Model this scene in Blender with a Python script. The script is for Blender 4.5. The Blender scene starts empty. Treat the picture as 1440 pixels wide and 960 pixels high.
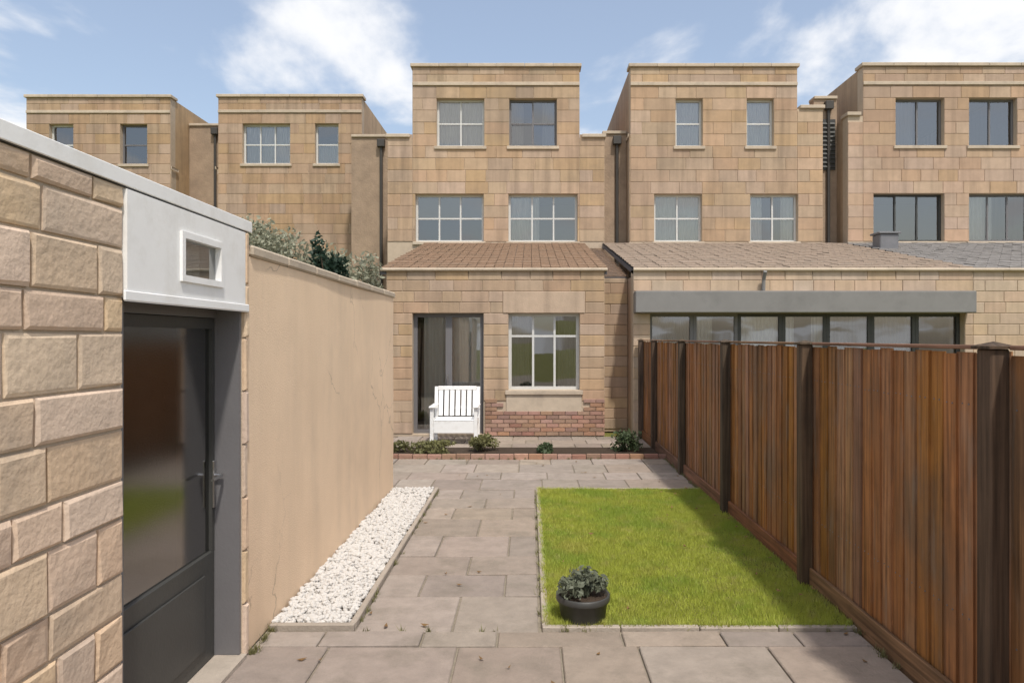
import bpy, math, random
import numpy as np
random.seed(7); rng = np.random.default_rng(7)
S = bpy.context.scene; C = S.collection
R = math.radians

# ------------------------------------------------------------------ camera
cam = bpy.data.cameras.new('camera'); co = bpy.data.objects.new('camera', cam); C.objects.link(co)
co.location = (0, 0, 1.8); co.rotation_euler = (R(90), 0, 0)
cam.lens = 25; cam.sensor_width = 36; cam.shift_x = -25/1440; cam.shift_y = -5/1440
cam.clip_start = .05; cam.clip_end = 3000; S.camera = co
# ------------------------------------------------------------------ sky and sun
SUN_EL, SUN_AZ = 59, 21            # azimuth: degrees to the right of straight behind the camera
w = bpy.data.worlds.new('World'); S.world = w; w.use_nodes = True
nt = w.node_tree; N = nt.nodes; L = nt.links
bg = N['Background']; bg.inputs[1].default_value = .15
sk = N.new('ShaderNodeTexSky'); sk.sky_type = 'NISHITA'; sk.sun_disc = False
sk.sun_elevation = R(SUN_EL); sk.sun_rotation = R(180-SUN_AZ); sk.air_density = 1.15; sk.dust_density = 2.6; sk.ozone_density = 1.2
tc = N.new('ShaderNodeTexCoord')
sep = N.new('ShaderNodeSeparateXYZ'); L.new(tc.outputs['Generated'], sep.inputs[0])
def wm(op, a, b=None):
    n = N.new('ShaderNodeMath'); n.operation = op
    for i, v in enumerate((a, b)):
        if v is None: continue
        if isinstance(v, (int, float)): n.inputs[i].default_value = v
        else: L.new(v, n.inputs[i])
    return n.outputs[0]
den = wm('ADD', wm('MAXIMUM', sep.outputs[2], 0), .12)
cmb = N.new('ShaderNodeCombineXYZ')
L.new(wm('DIVIDE', sep.outputs[0], den), cmb.inputs[0]); L.new(wm('DIVIDE', sep.outputs[1], den), cmb.inputs[1])
CLOUD_OFF = (17.13, 3.62, 0.0)
mp = N.new('ShaderNodeMapping'); mp.inputs['Location'].default_value = CLOUD_OFF; mp.inputs['Scale'].default_value = (1, .8, 1)
L.new(cmb.outputs[0], mp.inputs[0])
nz = N.new('ShaderNodeTexNoise'); nz.inputs['Scale'].default_value = 1.15; nz.inputs['Detail'].default_value = 9; nz.inputs['Roughness'].default_value = .55
nz.inputs['Distortion'].default_value = .25
L.new(mp.outputs[0], nz.inputs['Vector'])
cr = N.new('ShaderNodeValToRGB'); cr.color_ramp.elements[0].position = .475; cr.color_ramp.elements[1].position = .6
cr.color_ramp.interpolation = 'EASE'; cr.color_ramp.elements[0].color = (.16, .16, .16, 1)   # thin milky veil between the clouds
L.new(nz.outputs[0], cr.inputs[0])
mx = N.new('ShaderNodeMix'); mx.data_type = 'RGBA'
L.new(cr.outputs[0], mx.inputs[0]); L.new(sk.outputs[0], mx.inputs[6]); mx.inputs[7].default_value = (5.6, 5.65, 5.8, 1)
L.new(mx.outputs[2], bg.inputs[0])
sl = bpy.data.lights.new('sun', 'SUN'); sl.energy = 2.85; sl.angle = R(3); sl.color = (1, .945, .86)
so = bpy.data.objects.new('sun', sl); C.objects.link(so)
so.rotation_euler = (R(90-SUN_EL), 0, R(SUN_AZ))
S.view_settings.view_transform = 'Standard'; S.view_settings.look = 'None'; S.view_settings.exposure = .25; S.view_settings.gamma = 1

# ------------------------------------------------------------------ materials
def nodes(m): return m.node_tree.nodes, m.node_tree.links
def mat(name, col, rough=.85, var=.12, nscale=6, bump=.15, bscale=60, objvar=.0, spec=.3, hue=0.0, stain=0.0, stain_col=(.12,.1,.08), stain_scale=1.2, metal=0):
    """procedural material: base colour with fine and broad noise, per-object value shift, stains and bump"""
    m = bpy.data.materials.new(name); m.use_nodes = True; n, l = nodes(m)
    p = n['Principled BSDF']; p.inputs['Roughness'].default_value = rough; p.inputs['Specular IOR Level'].default_value = spec; p.inputs['Metallic'].default_value = metal
    geo = n.new('ShaderNodeNewGeometry'); oi = n.new('ShaderNodeObjectInfo')
    t1 = n.new('ShaderNodeTexNoise'); t1.inputs['Scale'].default_value = nscale; t1.inputs['Detail'].default_value = 6; t1.inputs['Roughness'].default_value = .65
    l.new(geo.outputs['Position'], t1.inputs['Vector'])
    hs = n.new('ShaderNodeHueSaturation'); hs.inputs['Color'].default_value = (*col, 1)
    def math_(op, a, b):
        q = n.new('ShaderNodeMath'); q.operation = op
        for i, v in enumerate((a, b)):
            if isinstance(v, (int, float)): q.inputs[i].default_value = v
            else: l.new(v, q.inputs[i])
        return q.outputs[0]
    v = math_('MULTIPLY_ADD', math_('SUBTRACT', t1.outputs[0], .5), var*4); l_ = v.node; l_.inputs[2].default_value = 1
    if objvar:
        o = math_('MULTIPLY_ADD', math_('SUBTRACT', oi.outputs['Random'], .5), 2*objvar); o.node.inputs[2].default_value = 1
        v = math_('MULTIPLY', v, o)
    l.new(v, hs.inputs['Value'])
    if hue:
        r2 = math_('FRACT', math_('MULTIPLY', oi.outputs['Random'], 17.31), 0)
        h = math_('MULTIPLY_ADD', math_('SUBTRACT', r2, .5), 2*hue); h.node.inputs[2].default_value = .5
        l.new(h, hs.inputs['Hue'])
        r3 = math_('FRACT', math_('MULTIPLY', oi.outputs['Random'], 5.77), 0)
        s = math_('MULTIPLY_ADD', math_('SUBTRACT', r3, .5), .3); s.node.inputs[2].default_value = 1
        l.new(s, hs.inputs['Saturation'])
    out = hs.outputs[0]
    if stain:
        t2 = n.new('ShaderNodeTexNoise'); t2.inputs['Scale'].default_value = stain_scale; t2.inputs['Detail'].default_value = 8; t2.inputs['Roughness'].default_value = .7
        l.new(geo.outputs['Position'], t2.inputs['Vector'])
        rp = n.new('ShaderNodeMapRange'); rp.inputs[1].default_value = .5; rp.inputs[2].default_value = .75; rp.inputs[4].default_value = stain
        l.new(t2.outputs[0], rp.inputs[0])
        mm = n.new('ShaderNodeMix'); mm.data_type = 'RGBA'; mm.inputs[7].default_value = (*stain_col, 1)
        l.new(rp.outputs[0], mm.inputs[0]); l.new(out, mm.inputs[6]); out = mm.outputs[2]
    l.new(out, p.inputs['Base Color'])
    if bump:
        t3 = n.new('ShaderNodeTexNoise'); t3.inputs['Scale'].default_value = bscale; t3.inputs['Detail'].default_value = 5
        l.new(geo.outputs['Position'], t3.inputs['Vector'])
        b = n.new('ShaderNodeBump'); b.inputs['Strength'].default_value = bump; b.inputs['Distance'].default_value = .02
        l.new(t3.outputs[0], b.inputs['Height']); l.new(b.outputs[0], p.inputs['Normal'])
    return m
def wood_mat(name, col, axis=2, objvar=.3, hue=.012):
    m = mat(name, col, rough=.75, var=.16, nscale=3, bump=0, objvar=objvar, hue=hue, stain=.55, stain_col=(col[0]*.45, col[1]*.45, col[2]*.5), stain_scale=2.2)
    n, l = nodes(m); p = n['Principled BSDF']
    geo = n.new('ShaderNodeNewGeometry'); mpn = n.new('ShaderNodeMapping')
    sc = [40, 40, 40]; sc[axis] = 1.6; mpn.inputs['Scale'].default_value = sc
    l.new(geo.outputs['Position'], mpn.inputs[0])
    t = n.new('ShaderNodeTexNoise'); t.inputs['Scale'].default_value = 1; t.inputs['Detail'].default_value = 6; l.new(mpn.outputs[0], t.inputs['Vector'])
    b = n.new('ShaderNodeBump'); b.inputs['Strength'].default_value = .5; b.inputs['Distance'].default_value = .01
    l.new(t.outputs[0], b.inputs['Height']); l.new(b.outputs[0], p.inputs['Normal'])
    # grain darkens and lightens the stain itself
    src = p.inputs['Base Color'].links[0].from_socket
    mr = n.new('ShaderNodeMapRange'); mr.inputs[1].default_value = .3; mr.inputs[2].default_value = .7; mr.inputs[3].default_value = .5; mr.inputs[4].default_value = 1.45
    l.new(t.outputs[0], mr.inputs[0])
    mm = n.new('ShaderNodeMix'); mm.data_type = 'RGBA'; mm.blend_type = 'MULTIPLY'; mm.inputs[0].default_value = 1
    l.new(src, mm.inputs[6]); l.new(mr.outputs[0], mm.inputs[7]); l.new(mm.outputs[2], p.inputs['Base Color'])
    return m
def glass_mat(name, tint=(.93, .95, .94), refl=1.0, ior=2.6, rough=.015, wave=.02):
    m = bpy.data.materials.new(name); m.use_nodes = True; n, l = nodes(m)
    n.remove(n['Principled BSDF']); out = n['Material Output']
    tr = n.new('ShaderNodeBsdfTransparent'); tr.inputs[0].default_value = (*tint, 1)
    gl = n.new('ShaderNodeBsdfGlossy'); gl.inputs['Roughness'].default_value = rough; gl.inputs[0].default_value = (refl, refl, refl, 1)
    fr = n.new('ShaderNodeFresnel'); fr.inputs[0].default_value = ior
    geo = n.new('ShaderNodeNewGeometry')
    t = n.new('ShaderNodeTexNoise'); t.inputs['Scale'].default_value = 1.3; l.new(geo.outputs['Position'], t.inputs['Vector'])
    b = n.new('ShaderNodeBump'); b.inputs['Strength'].default_value = wave; b.inputs['Distance'].default_value = .1; l.new(t.outputs[0], b.inputs['Height'])
    l.new(b.outputs[0], gl.inputs['Normal'])
    ms = n.new('ShaderNodeMixShader'); l.new(fr.outputs[0], ms.inputs[0]); l.new(tr.outputs[0], ms.inputs[1]); l.new(gl.outputs[0], ms.inputs[2])
    l.new(ms.outputs[0], out.inputs[0]); return m
def leaf_mat(name, col, var=.35, **kw):
    m = mat(name, col, rough=.55, var=.22, nscale=9, bump=0, objvar=.1, spec=.35, **kw)
    n, l = nodes(m); p = n['Principled BSDF']; out = n['Material Output']
    src = p.inputs['Base Color'].links[0].from_socket
    tl = n.new('ShaderNodeBsdfTranslucent'); l.new(src, tl.inputs[0])
    ms = n.new('ShaderNodeMixShader'); ms.inputs[0].default_value = var
    l.new(p.outputs[0], ms.inputs[1]); l.new(tl.outputs[0], ms.inputs[2]); l.new(ms.outputs[0], out.inputs[0]); return m

M = {}
M['mortar'] = mat('mortar', (.47, .38, .285), var=.1, nscale=8, bump=.3, bscale=90)
M['ashlar'] = mat('ashlar', (.44, .315, .212), var=.1, nscale=5, bump=.25, bscale=45, objvar=.09, hue=.007, stain=.45, stain_col=(.23, .18, .135), stain_scale=.9)
def streaks(m, amt=.35, sc=(5, 5, .35)):
    n, l = nodes(m); p = n['Principled BSDF']; src = p.inputs['Base Color'].links[0].from_socket
    geo = n.new('ShaderNodeNewGeometry'); mpn = n.new('ShaderNodeMapping'); mpn.inputs['Scale'].default_value = sc; l.new(geo.outputs['Position'], mpn.inputs[0])
    t = n.new('ShaderNodeTexNoise'); t.inputs['Scale'].default_value = 1; t.inputs['Detail'].default_value = 7; t.inputs['Roughness'].default_value = .6; l.new(mpn.outputs[0], t.inputs['Vector'])
    mr = n.new('ShaderNodeMapRange'); mr.inputs[1].default_value = .45; mr.inputs[2].default_value = .8; mr.inputs[3].default_value = 1; mr.inputs[4].default_value = 1-amt; l.new(t.outputs[0], mr.inputs[0])
    mm = n.new('ShaderNodeMix'); mm.data_type = 'RGBA'; mm.blend_type = 'MULTIPLY'; mm.inputs[0].default_value = 1
    l.new(src, mm.inputs[6]); l.new(mr.outputs[0], mm.inputs[7]); l.new(mm.outputs[2], p.inputs['Base Color'])
streaks(M['ashlar'], .4)
def blotch(m, col, amt, scale, lo=.5, hi=.7, sc3=(1, 1, 1), off=0):
    n, l = nodes(m); p = n['Principled BSDF']; src = p.inputs['Base Color'].links[0].from_socket; dst = [k.to_socket for k in src.links]
    geo = n.new('ShaderNodeNewGeometry'); mpn = n.new('ShaderNodeMapping'); mpn.inputs['Scale'].default_value = sc3; mpn.inputs['Location'].default_value = (off, off*.7, off*1.3); l.new(geo.outputs['Position'], mpn.inputs[0])
    t = n.new('ShaderNodeTexNoise'); t.inputs['Scale'].default_value = scale; t.inputs['Detail'].default_value = 5; t.inputs['Roughness'].default_value = .6; l.new(mpn.outputs[0], t.inputs['Vector'])
    mr = n.new('ShaderNodeMapRange'); mr.inputs[1].default_value = lo; mr.inputs[2].default_value = hi; mr.inputs[4].default_value = amt; l.new(t.outputs[0], mr.inputs[0])
    mm = n.new('ShaderNodeMix'); mm.data_type = 'RGBA'; mm.inputs[7].default_value = (*col, 1); l.new(mr.outputs[0], mm.inputs[0])
    for d in dst: l.new(mm.outputs[2], d)
    l.new(src, mm.inputs[6])
def cracks(m, scale=.9, width=.006, amt=.55):
    n, l = nodes(m); p = n['Principled BSDF']; src = p.inputs['Base Color'].links[0].from_socket
    geo = n.new('ShaderNodeNewGeometry'); d = n.new('ShaderNodeTexNoise'); d.inputs['Scale'].default_value = 5; d.inputs['Detail'].default_value = 4; l.new(geo.outputs['Position'], d.inputs['Vector'])
    va = n.new('ShaderNodeVectorMath'); va.operation = 'MULTIPLY_ADD'; va.inputs[1].default_value = (.22, .22, .22); l.new(d.outputs['Color'], va.inputs[0]); l.new(geo.outputs['Position'], va.inputs[2])
    v = n.new('ShaderNodeTexVoronoi'); v.feature = 'DISTANCE_TO_EDGE'; v.inputs['Scale'].default_value = scale; l.new(va.outputs[0], v.inputs['Vector'])
    mr = n.new('ShaderNodeMapRange'); mr.inputs[1].default_value = 0; mr.inputs[2].default_value = width; mr.inputs[3].default_value = amt; mr.inputs[4].default_value = 0; l.new(v.outputs['Distance'], mr.inputs[0])
    k = n.new('ShaderNodeTexNoise'); k.inputs['Scale'].default_value = .8; l.new(geo.outputs['Position'], k.inputs['Vector'])
    m2 = n.new('ShaderNodeMapRange'); m2.inputs[1].default_value = .5; m2.inputs[2].default_value = .58; l.new(k.outputs[0], m2.inputs[0])
    q = n.new('ShaderNodeMath'); q.operation = 'MULTIPLY'; l.new(mr.outputs[0], q.inputs[0]); l.new(m2.outputs[0], q.inputs[1])
    mm = n.new('ShaderNodeMix'); mm.data_type = 'RGBA'; mm.inputs[7].default_value = (.22, .16, .11, 1); l.new(q.outputs[0], mm.inputs[0]); l.new(src, mm.inputs[6]); l.new(mm.outputs[2], p.inputs['Base Color'])
def ashlar(name, col, amt):
    m = mat(name, col, var=.1, nscale=5, bump=.25, bscale=45, objvar=.08, hue=.006, stain=.45, stain_col=tuple(c*.6 for c in col), stain_scale=.9)
    streaks(m, amt); blotch(m, tuple(c*.62 for c in col), .5, .35, .48, .72); return m
blotch(M['ashlar'], (.27, .205, .15), .5, .35, .48, .72)
M['ashlar_dusky'] = ashlar('ashlar_dusky', (.405, .285, .19), .5); M['ashlar_rosy'] = ashlar('ashlar_rosy', (.445, .315, .222), .35)
M['ashlar_pale'] = mat('ashlar_pale', (.475, .36, .262), var=.09, nscale=5, bump=.2, bscale=45, objvar=.07, hue=.006, stain=.4, stain_col=(.26, .21, .16), stain_scale=1.1)
M['trim'] = mat('trim', (.48, .4, .31), var=.1, nscale=7, bump=.2, bscale=50, objvar=.08, stain=.5, stain_col=(.2, .17, .14), stain_scale=2)
M['rubble'] = mat('rubble', (.6, .455, .33), var=.11, nscale=9, bump=.3, bscale=34, objvar=.08, hue=.008, stain=.5, stain_col=(.36, .3, .24), stain_scale=3)
M['render'] = mat('render', (.82, .62, .435), var=.05, nscale=2.2, bump=.22, bscale=130, stain=.5, stain_col=(.62, .47, .335), stain_scale=.9)
streaks(M['ashlar_pale'], .3); streaks(M['render'], .14, sc=(3.2, 3.2, .3)); blotch(M['render'], (.74, .55, .38), .6, .7, .45, .65); cracks(M['render'])
M['paving'] = mat('paving', (.285, .238, .2), rough=.9, var=.17, nscale=7, bump=.3, bscale=70, objvar=.15, hue=.01, stain=.75, stain_col=(.16, .14, .11), stain_scale=2.4)
M['joint'] = mat('joint', (.25, .215, .165), var=.2, nscale=20, bump=.4, bscale=120)
M['soil'] = mat('soil', (.055, .038, .026), rough=1, var=.3, nscale=25, bump=1, bscale=60)
M['turf'] = mat('turf', (.17, .17, .045), rough=1, var=.3, nscale=14, bump=.8, bscale=90)
M['grass'] = leaf_mat('grass', (.43, .475, .085), .4, stain=.8, stain_col=(.5, .43, .15), stain_scale=1.3)
blotch(M['grass'], (.27, .4, .06), .6, 2.2, .5, .62, (1, 1, 1), 3); blotch(M['grass'], (.52, .46, .2), .55, 7, .57, .7, (1, 1, 1), 7)
M['pebble'] = mat('pebble', (.52, .5, .475), rough=.7, var=.12, nscale=22, bump=.1, bscale=80)
M['kerb'] = mat('kerb', (.36, .31, .26), var=.12, nscale=9, bump=.3, objvar=.1, stain=.4, stain_col=(.18, .16, .13))
M['board'] = wood_mat('board', (.3, .145, .062), objvar=.22, hue=.007)
blotch(M['board'], (.36, .15, .05), .65, .9, .5, .66, (1, 1, 1)); blotch(M['board'], (.15, .095, .06), .75, 1.1, .5, .68, (1, 1.2, .7), 9); blotch(M['board'], (.25, .2, .155), .45, 3.5, .56, .7, (1, 3, .5), 4)
M['post'] = wood_mat('post', (.085, .058, .037), objvar=.15)
M['rail'] = wood_mat('rail', (.2, .1, .05), axis=1, objvar=.15)
M['brick'] = mat('brick', (.34, .205, .15), var=.15, nscale=14, bump=.35, bscale=80, objvar=.25, hue=.015)
M['white'] = mat('white_plastic', (.84, .84, .83), rough=.4, var=.03, nscale=5, bump=.03, spec=.5, stain=.4, stain_col=(.55, .52, .46), stain_scale=4)
M['offwhite'] = mat('white_frame', (.56, .56, .54), rough=.45, var=.04, bump=.05, spec=.4)
M['grey'] = mat('grey_frame', (.15, .145, .15), rough=.5, var=.06, nscale=5, bump=.06, spec=.4)
M['charcoal'] = mat('charcoal', (.05, .05, .047), rough=.45, var=.1, bump=.05, spec=.4)
M['fascia'] = mat('grey_fascia', (.2, .195, .19), rough=.55, var=.07, nscale=3, bump=.05, stain=.4, stain_col=(.1, .1, .095), stain_scale=2)
M['lead'] = mat('lead', (.17, .17, .18), rough=.5, var=.12, nscale=4, bump=.1, stain=.4, stain_col=(.3, .3, .3), stain_scale=2)
M['tile_brown'] = mat('brown_tile', (.25, .165, .11), var=.2, nscale=12, bump=.4, bscale=60, stain=.5, stain_col=(.13, .11, .08), stain_scale=1.6)
M['tile_taupe'] = mat('taupe_tile', (.3, .235, .185), var=.18, nscale=12, bump=.4, bscale=60, stain=.5, stain_col=(.17, .15, .12), stain_scale=1.6)
M['tile_grey'] = mat('grey_slate', (.235, .22, .21), var=.18, nscale=12, bump=.35, bscale=60, stain=.4, stain_col=(.13, .13, .12), stain_scale=1.6)
M['slate'] = mat('slate', (.12, .115, .12), rough=.6, var=.2, nscale=10, bump=.4, bscale=50)
M['pipe'] = mat('pipe', (.06, .055, .05), rough=.5, var=.1, bump=.1)
M['shaded_wall'] = mat('recess_shade_stone', (.33, .245, .175), var=.2, nscale=3, bump=.5, bscale=20, stain=.6, stain_col=(.17, .13, .1), stain_scale=1)  # link walls: recess shade put into a darker base colour, plus random stains
M['room'] = mat('plaster', (.3, .28, .25), var=.05, bump=0)
M['curtain'] = mat('curtain', (.84, .82, .78), var=.06, nscale=3, bump=.1)
M['curtain_dark'] = mat('curtain_dark', (.42, .39, .36), var=.06, nscale=3, bump=.1)
M['glass'] = glass_mat('glass'); M['glass_dark'] = glass_mat('glass_tinted', (.3, .3, .26), ior=3.4, rough=.14, wave=.01)
M['leaf'] = leaf_mat('leaf', (.075, .105, .05)); M['leaf_dark'] = leaf_mat('leaf_dark', (.03, .06, .04)); M['leaf_grey'] = leaf_mat('leaf_grey', (.13, .145, .1), .2)
M['leaf_pale'] = leaf_mat('leaf_pale', (.34, .345, .25), .3)
M['leaf_olive'] = leaf_mat('leaf_olive', (.2, .195, .085))
M['bark'] = mat('bark', (.09, .065, .045), var=.2, nscale=20, bump=.8, bscale=40)
M['brass'] = mat('steel_handle', (.5, .5, .5), rough=.3, var=.03, bump=0, metal=1)

# ------------------------------------------------------------------ helpers
class MB:
    def __init__(s): s.v = []; s.f = []
    def add(s, v, f):
        k = len(s.v); s.v += [tuple(p) for p in v]; s.f += [tuple(i+k for i in q) for q in f]; return s
    def box(s, x0, x1, y0, y1, z0, z1):
        v = [(x, y, z) for x in (x0, x1) for y in (y0, y1) for z in (z0, z1)]
        return s.add(v, [(0,1,3,2),(4,6,7,5),(0,4,5,1),(2,3,7,6),(0,2,6,4),(1,5,7,3)])
    def bbox(s, x0, x1, y0, y1, z0, z1, b=.005):
        """box with chamfered edges"""
        xs, ys, zs = (x0, x1), (y0, y1), (z0, z1); v = []; idx = {}
        for i in (0,1):
            for j in (0,1):
                for k in (0,1):
                    sx, sy, sz = (1,-1)[i]*b, (1,-1)[j]*b, (1,-1)[k]*b
                    for a, p in enumerate(((xs[i], ys[j]+sy, zs[k]+sz), (xs[i]+sx, ys[j], zs[k]+sz), (xs[i]+sx, ys[j]+sy, zs[k]))):
                        idx[i,j,k,a] = len(v); v.append(p)
        f = []
        for i in (0,1): f.append([idx[i,0,0,0], idx[i,0,1,0], idx[i,1,1,0], idx[i,1,0,0]][::(1,-1)[i]])
        for j in (0,1): f.append([idx[0,j,0,1], idx[1,j,0,1], idx[1,j,1,1], idx[0,j,1,1]][::(1,-1)[j]])
        for k in (0,1): f.append([idx[0,0,k,2], idx[0,1,k,2], idx[1,1,k,2], idx[1,0,k,2]][::(1,-1)[k]])
        for i in (0,1):
            for j in (0,1): f.append([idx[i,j,0,0], idx[i,j,1,0], idx[i,j,1,1], idx[i,j,0,1]])
            for k in (0,1): f.append([idx[i,0,k,0], idx[i,1,k,0], idx[i,1,k,2], idx[i,0,k,2]])
        for j in (0,1):
            for k in (0,1): f.append([idx[0,j,k,1], idx[1,j,k,1], idx[1,j,k,2], idx[0,j,k,2]])
        for i in (0,1):
            for j in (0,1):
                for k in (0,1): f.append([idx[i,j,k,0], idx[i,j,k,1], idx[i,j,k,2]])
        return s.add(v, f)
    def tube(s, pts, rad, n=8, cap=True):
        """rings along a list of points; rad a number or list"""
        pts = [np.array(p, float) for p in pts]; rs = rad if isinstance(rad, (list, tuple)) else [rad]*len(pts); k = len(s.v)
        for i, p in enumerate(pts):
            d = pts[min(i+1, len(pts)-1)] - pts[max(i-1, 0)]; d /= np.linalg.norm(d)+1e-9
            a = np.cross(d, (0,0,1.)) if abs(d[2]) < .9 else np.cross(d, (1.,0,0)); a /= np.linalg.norm(a); b = np.cross(d, a)
            for t in range(n):
                q = 2*math.pi*t/n; s.v.append(tuple(p+rs[i]*(math.cos(q)*a+math.sin(q)*b)))
        for i in range(len(pts)-1):
            for t in range(n):
                s.f.append((k+i*n+t, k+i*n+(t+1)%n, k+(i+1)*n+(t+1)%n, k+(i+1)*n+t))
        if cap: s.f.append(tuple(k+t for t in range(n))); s.f.append(tuple(k+(len(pts)-1)*n+t for t in range(n)))
        return s
    def lathe(s, prof, cx, cy, n=28):
        k = len(s.v)
        for r, z in prof:
            for t in range(n): s.v.append((cx+r*math.cos(2*math.pi*t/n), cy+r*math.sin(2*math.pi*t/n), z))
        for i in range(len(prof)-1):
            for t in range(n): s.f.append((k+i*n+t, k+i*n+(t+1)%n, k+(i+1)*n+(t+1)%n, k+(i+1)*n+t))
        return s
    def build(s, name, m, parent=None, smooth=False, loc=None):
        o = link(name, s.v, s.f, m, parent, loc)
        if smooth: o.data.polygons.foreach_set('use_smooth', [True]*len(o.data.polygons))
        return o
BASE = {}
def link(name, v, f, m, parent=None, loc=None):
    me = bpy.data.meshes.new(name); org = np.zeros(3)
    if parent is not None: org = BASE.get(parent.name, np.zeros(3))
    elif loc is not None: org = np.array(loc, float)
    me.from_pydata((np.array(v, float)-org).tolist(), [], f); me.materials.append(m if not isinstance(m, str) else M[m]); me.update()
    o = bpy.data.objects.new(name, me); C.objects.link(o)
    if parent is not None: o.parent = parent; BASE[o.name] = org
    else: o.location = org; BASE[o.name] = org
    return o
def thing(name, loc, label, cat, group=None):
    o = bpy.data.objects.new(name, None); C.objects.link(o); o.location = loc; o.empty_display_size = .2; BASE[o.name] = np.array(loc, float)
    return tag(o, label, cat, group)
def tag(o, label=None, cat=None, group=None, kind=None):
    if label: o['label'] = label
    if cat: o['category'] = cat
    if group: o['group'] = group
    if kind: o['kind'] = kind
    return o
def inr(x, z, r): return r[0] < x < r[1] and r[2] < z < r[3]
def wall_sheet(name, solids, holes, y, depth, m, parent, facing=1, plane='xz'):
    """upright sheet made of rectangles less openings, with reveals of the given depth behind it"""
    xs = sorted({a for r in solids+holes for a in r[:2]}); zs = sorted({a for r in solids+holes for a in r[2:]})
    P = (lambda u, d, z: (u, y+d, z)) if plane == 'xz' else (lambda u, d, z: (y-d, u, z))
    def on(i, j):
        if i < 0 or j < 0 or i >= len(xs)-1 or j >= len(zs)-1: return False
        x, z = (xs[i]+xs[i+1])/2, (zs[j]+zs[j+1])/2
        return any(inr(x, z, r) for r in solids) and not any(inr(x, z, r) for r in holes)
    b = MB()
    for i in range(len(xs)-1):
        for j in range(len(zs)-1):
            if not on(i, j): continue
            x0, x1, z0, z1 = xs[i], xs[i+1], zs[j], zs[j+1]
            b.add([P(x0,0,z0), P(x1,0,z0), P(x1,0,z1), P(x0,0,z1)], [(0,1,2,3)])
            b.add([P(x0,depth,z0), P(x1,depth,z0), P(x1,depth,z1), P(x0,depth,z1)], [(3,2,1,0)])
            for (di, dj, q) in ((-1,0,((x0,z0),(x0,z1))), (1,0,((x1,z1),(x1,z0))), (0,-1,((x1,z0),(x0,z0))), (0,1,((x0,z1),(x1,z1)))):
                if not on(i+di, j+dj):
                    (a, c), (e, g) = q
                    b.add([P(a,0,c), P(e,0,g), P(e,depth,g), P(a,depth,c)], [(0,1,2,3)])
    return b.build(name, m, parent)
def facing(parent, solids, holes, y, z0, course, m, lmin, lmax, proud=.014, plane='xz', gap=.004, wob=0.0, courses=None, name='stone_block'):
    """single dressed stones, each an object, laid in courses in front of a wall sheet"""
    P = (lambda u, d, z: (u, y-d, z)) if plane == 'xz' else (lambda u, d, z: (y+d, u, z))
    top = max(r[3] for r in solids); z = z0; k = 0; n = 0
    while z < top-.03:
        h = course if courses is None else courses[k % len(courses)]
        z1 = min(z+h, top); zm = (z+z1)/2
        cut = sorted({a for r in solids for a in r[:2] if r[2] < zm < r[3]} | {a for r in holes for a in r[:2] if r[2] < z1-.01 and r[3] > z+.01})
        for a, bb in zip(cut, cut[1:]):
            xm = (a+bb)/2
            if not any(inr(xm, zm, r) for r in solids) or any(r[0] < xm < r[1] and r[2] < z1-.01 and r[3] > z+.01 for r in holes): continue
            x = a; first = True
            while x < bb-1e-4:
                ln = random.uniform(lmin, lmax)*(.55 if first and k % 2 else 1); first = False
                x1 = x+ln
                if bb-x1 < lmin*.6: x1 = bb
                g = gap; d = proud*random.uniform(.75, 1.25); c = min(.008, h*.06)
                j = lambda: random.uniform(-wob, wob)
                back = [P(x+g, -.004, z+g), P(x1-g, -.004, z+g), P(x1-g, -.004, z1-g), P(x+g, -.004, z1-g)]
                mid = [P(x+g+j()*.5, d*.55, z+g+j()*.5), P(x1-g+j()*.5, d*.55, z+g+j()*.5), P(x1-g+j()*.5, d*.55, z1-g+j()*.5), P(x+g+j()*.5, d*.55, z1-g+j()*.5)]
                c2 = c+abs(wob)
                fr = [P(x+g+c2+j(), d+j(), z+g+c2+j()), P(x1-g-c2+j(), d+j(), z+g+c2+j()), P(x1-g-c2+j(), d+j(), z1-g-c2+j()), P(x+g+c2+j(), d+j(), z1-g-c2+j())]
                f = [(8,9,10,11)]
                for s in (0, 4):
                    for t in range(4): f.append((s+t, s+(t+1)%4, s+4+(t+1)%4, s+4+t))
                link(name, back+mid+fr, f, m, parent); n += 1; x = x1
        z = z1; k += 1
    return n
def pleats(x0, x1, y, z0, z1, waves, amp=.025):
    b = MB(); n = max(8, waves*6)
    v = []
    for i in range(n+1):
        t = i/n; x = x0+(x1-x0)*t; yy = y+amp*math.sin(t*waves*2*math.pi)+random.uniform(-.004, .004)
        v += [(x, yy, z0), (x, yy, z1)]
    return b.add(v, [(2*i, 2*i+2, 2*i+3, 2*i+1) for i in range(n)])
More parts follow.
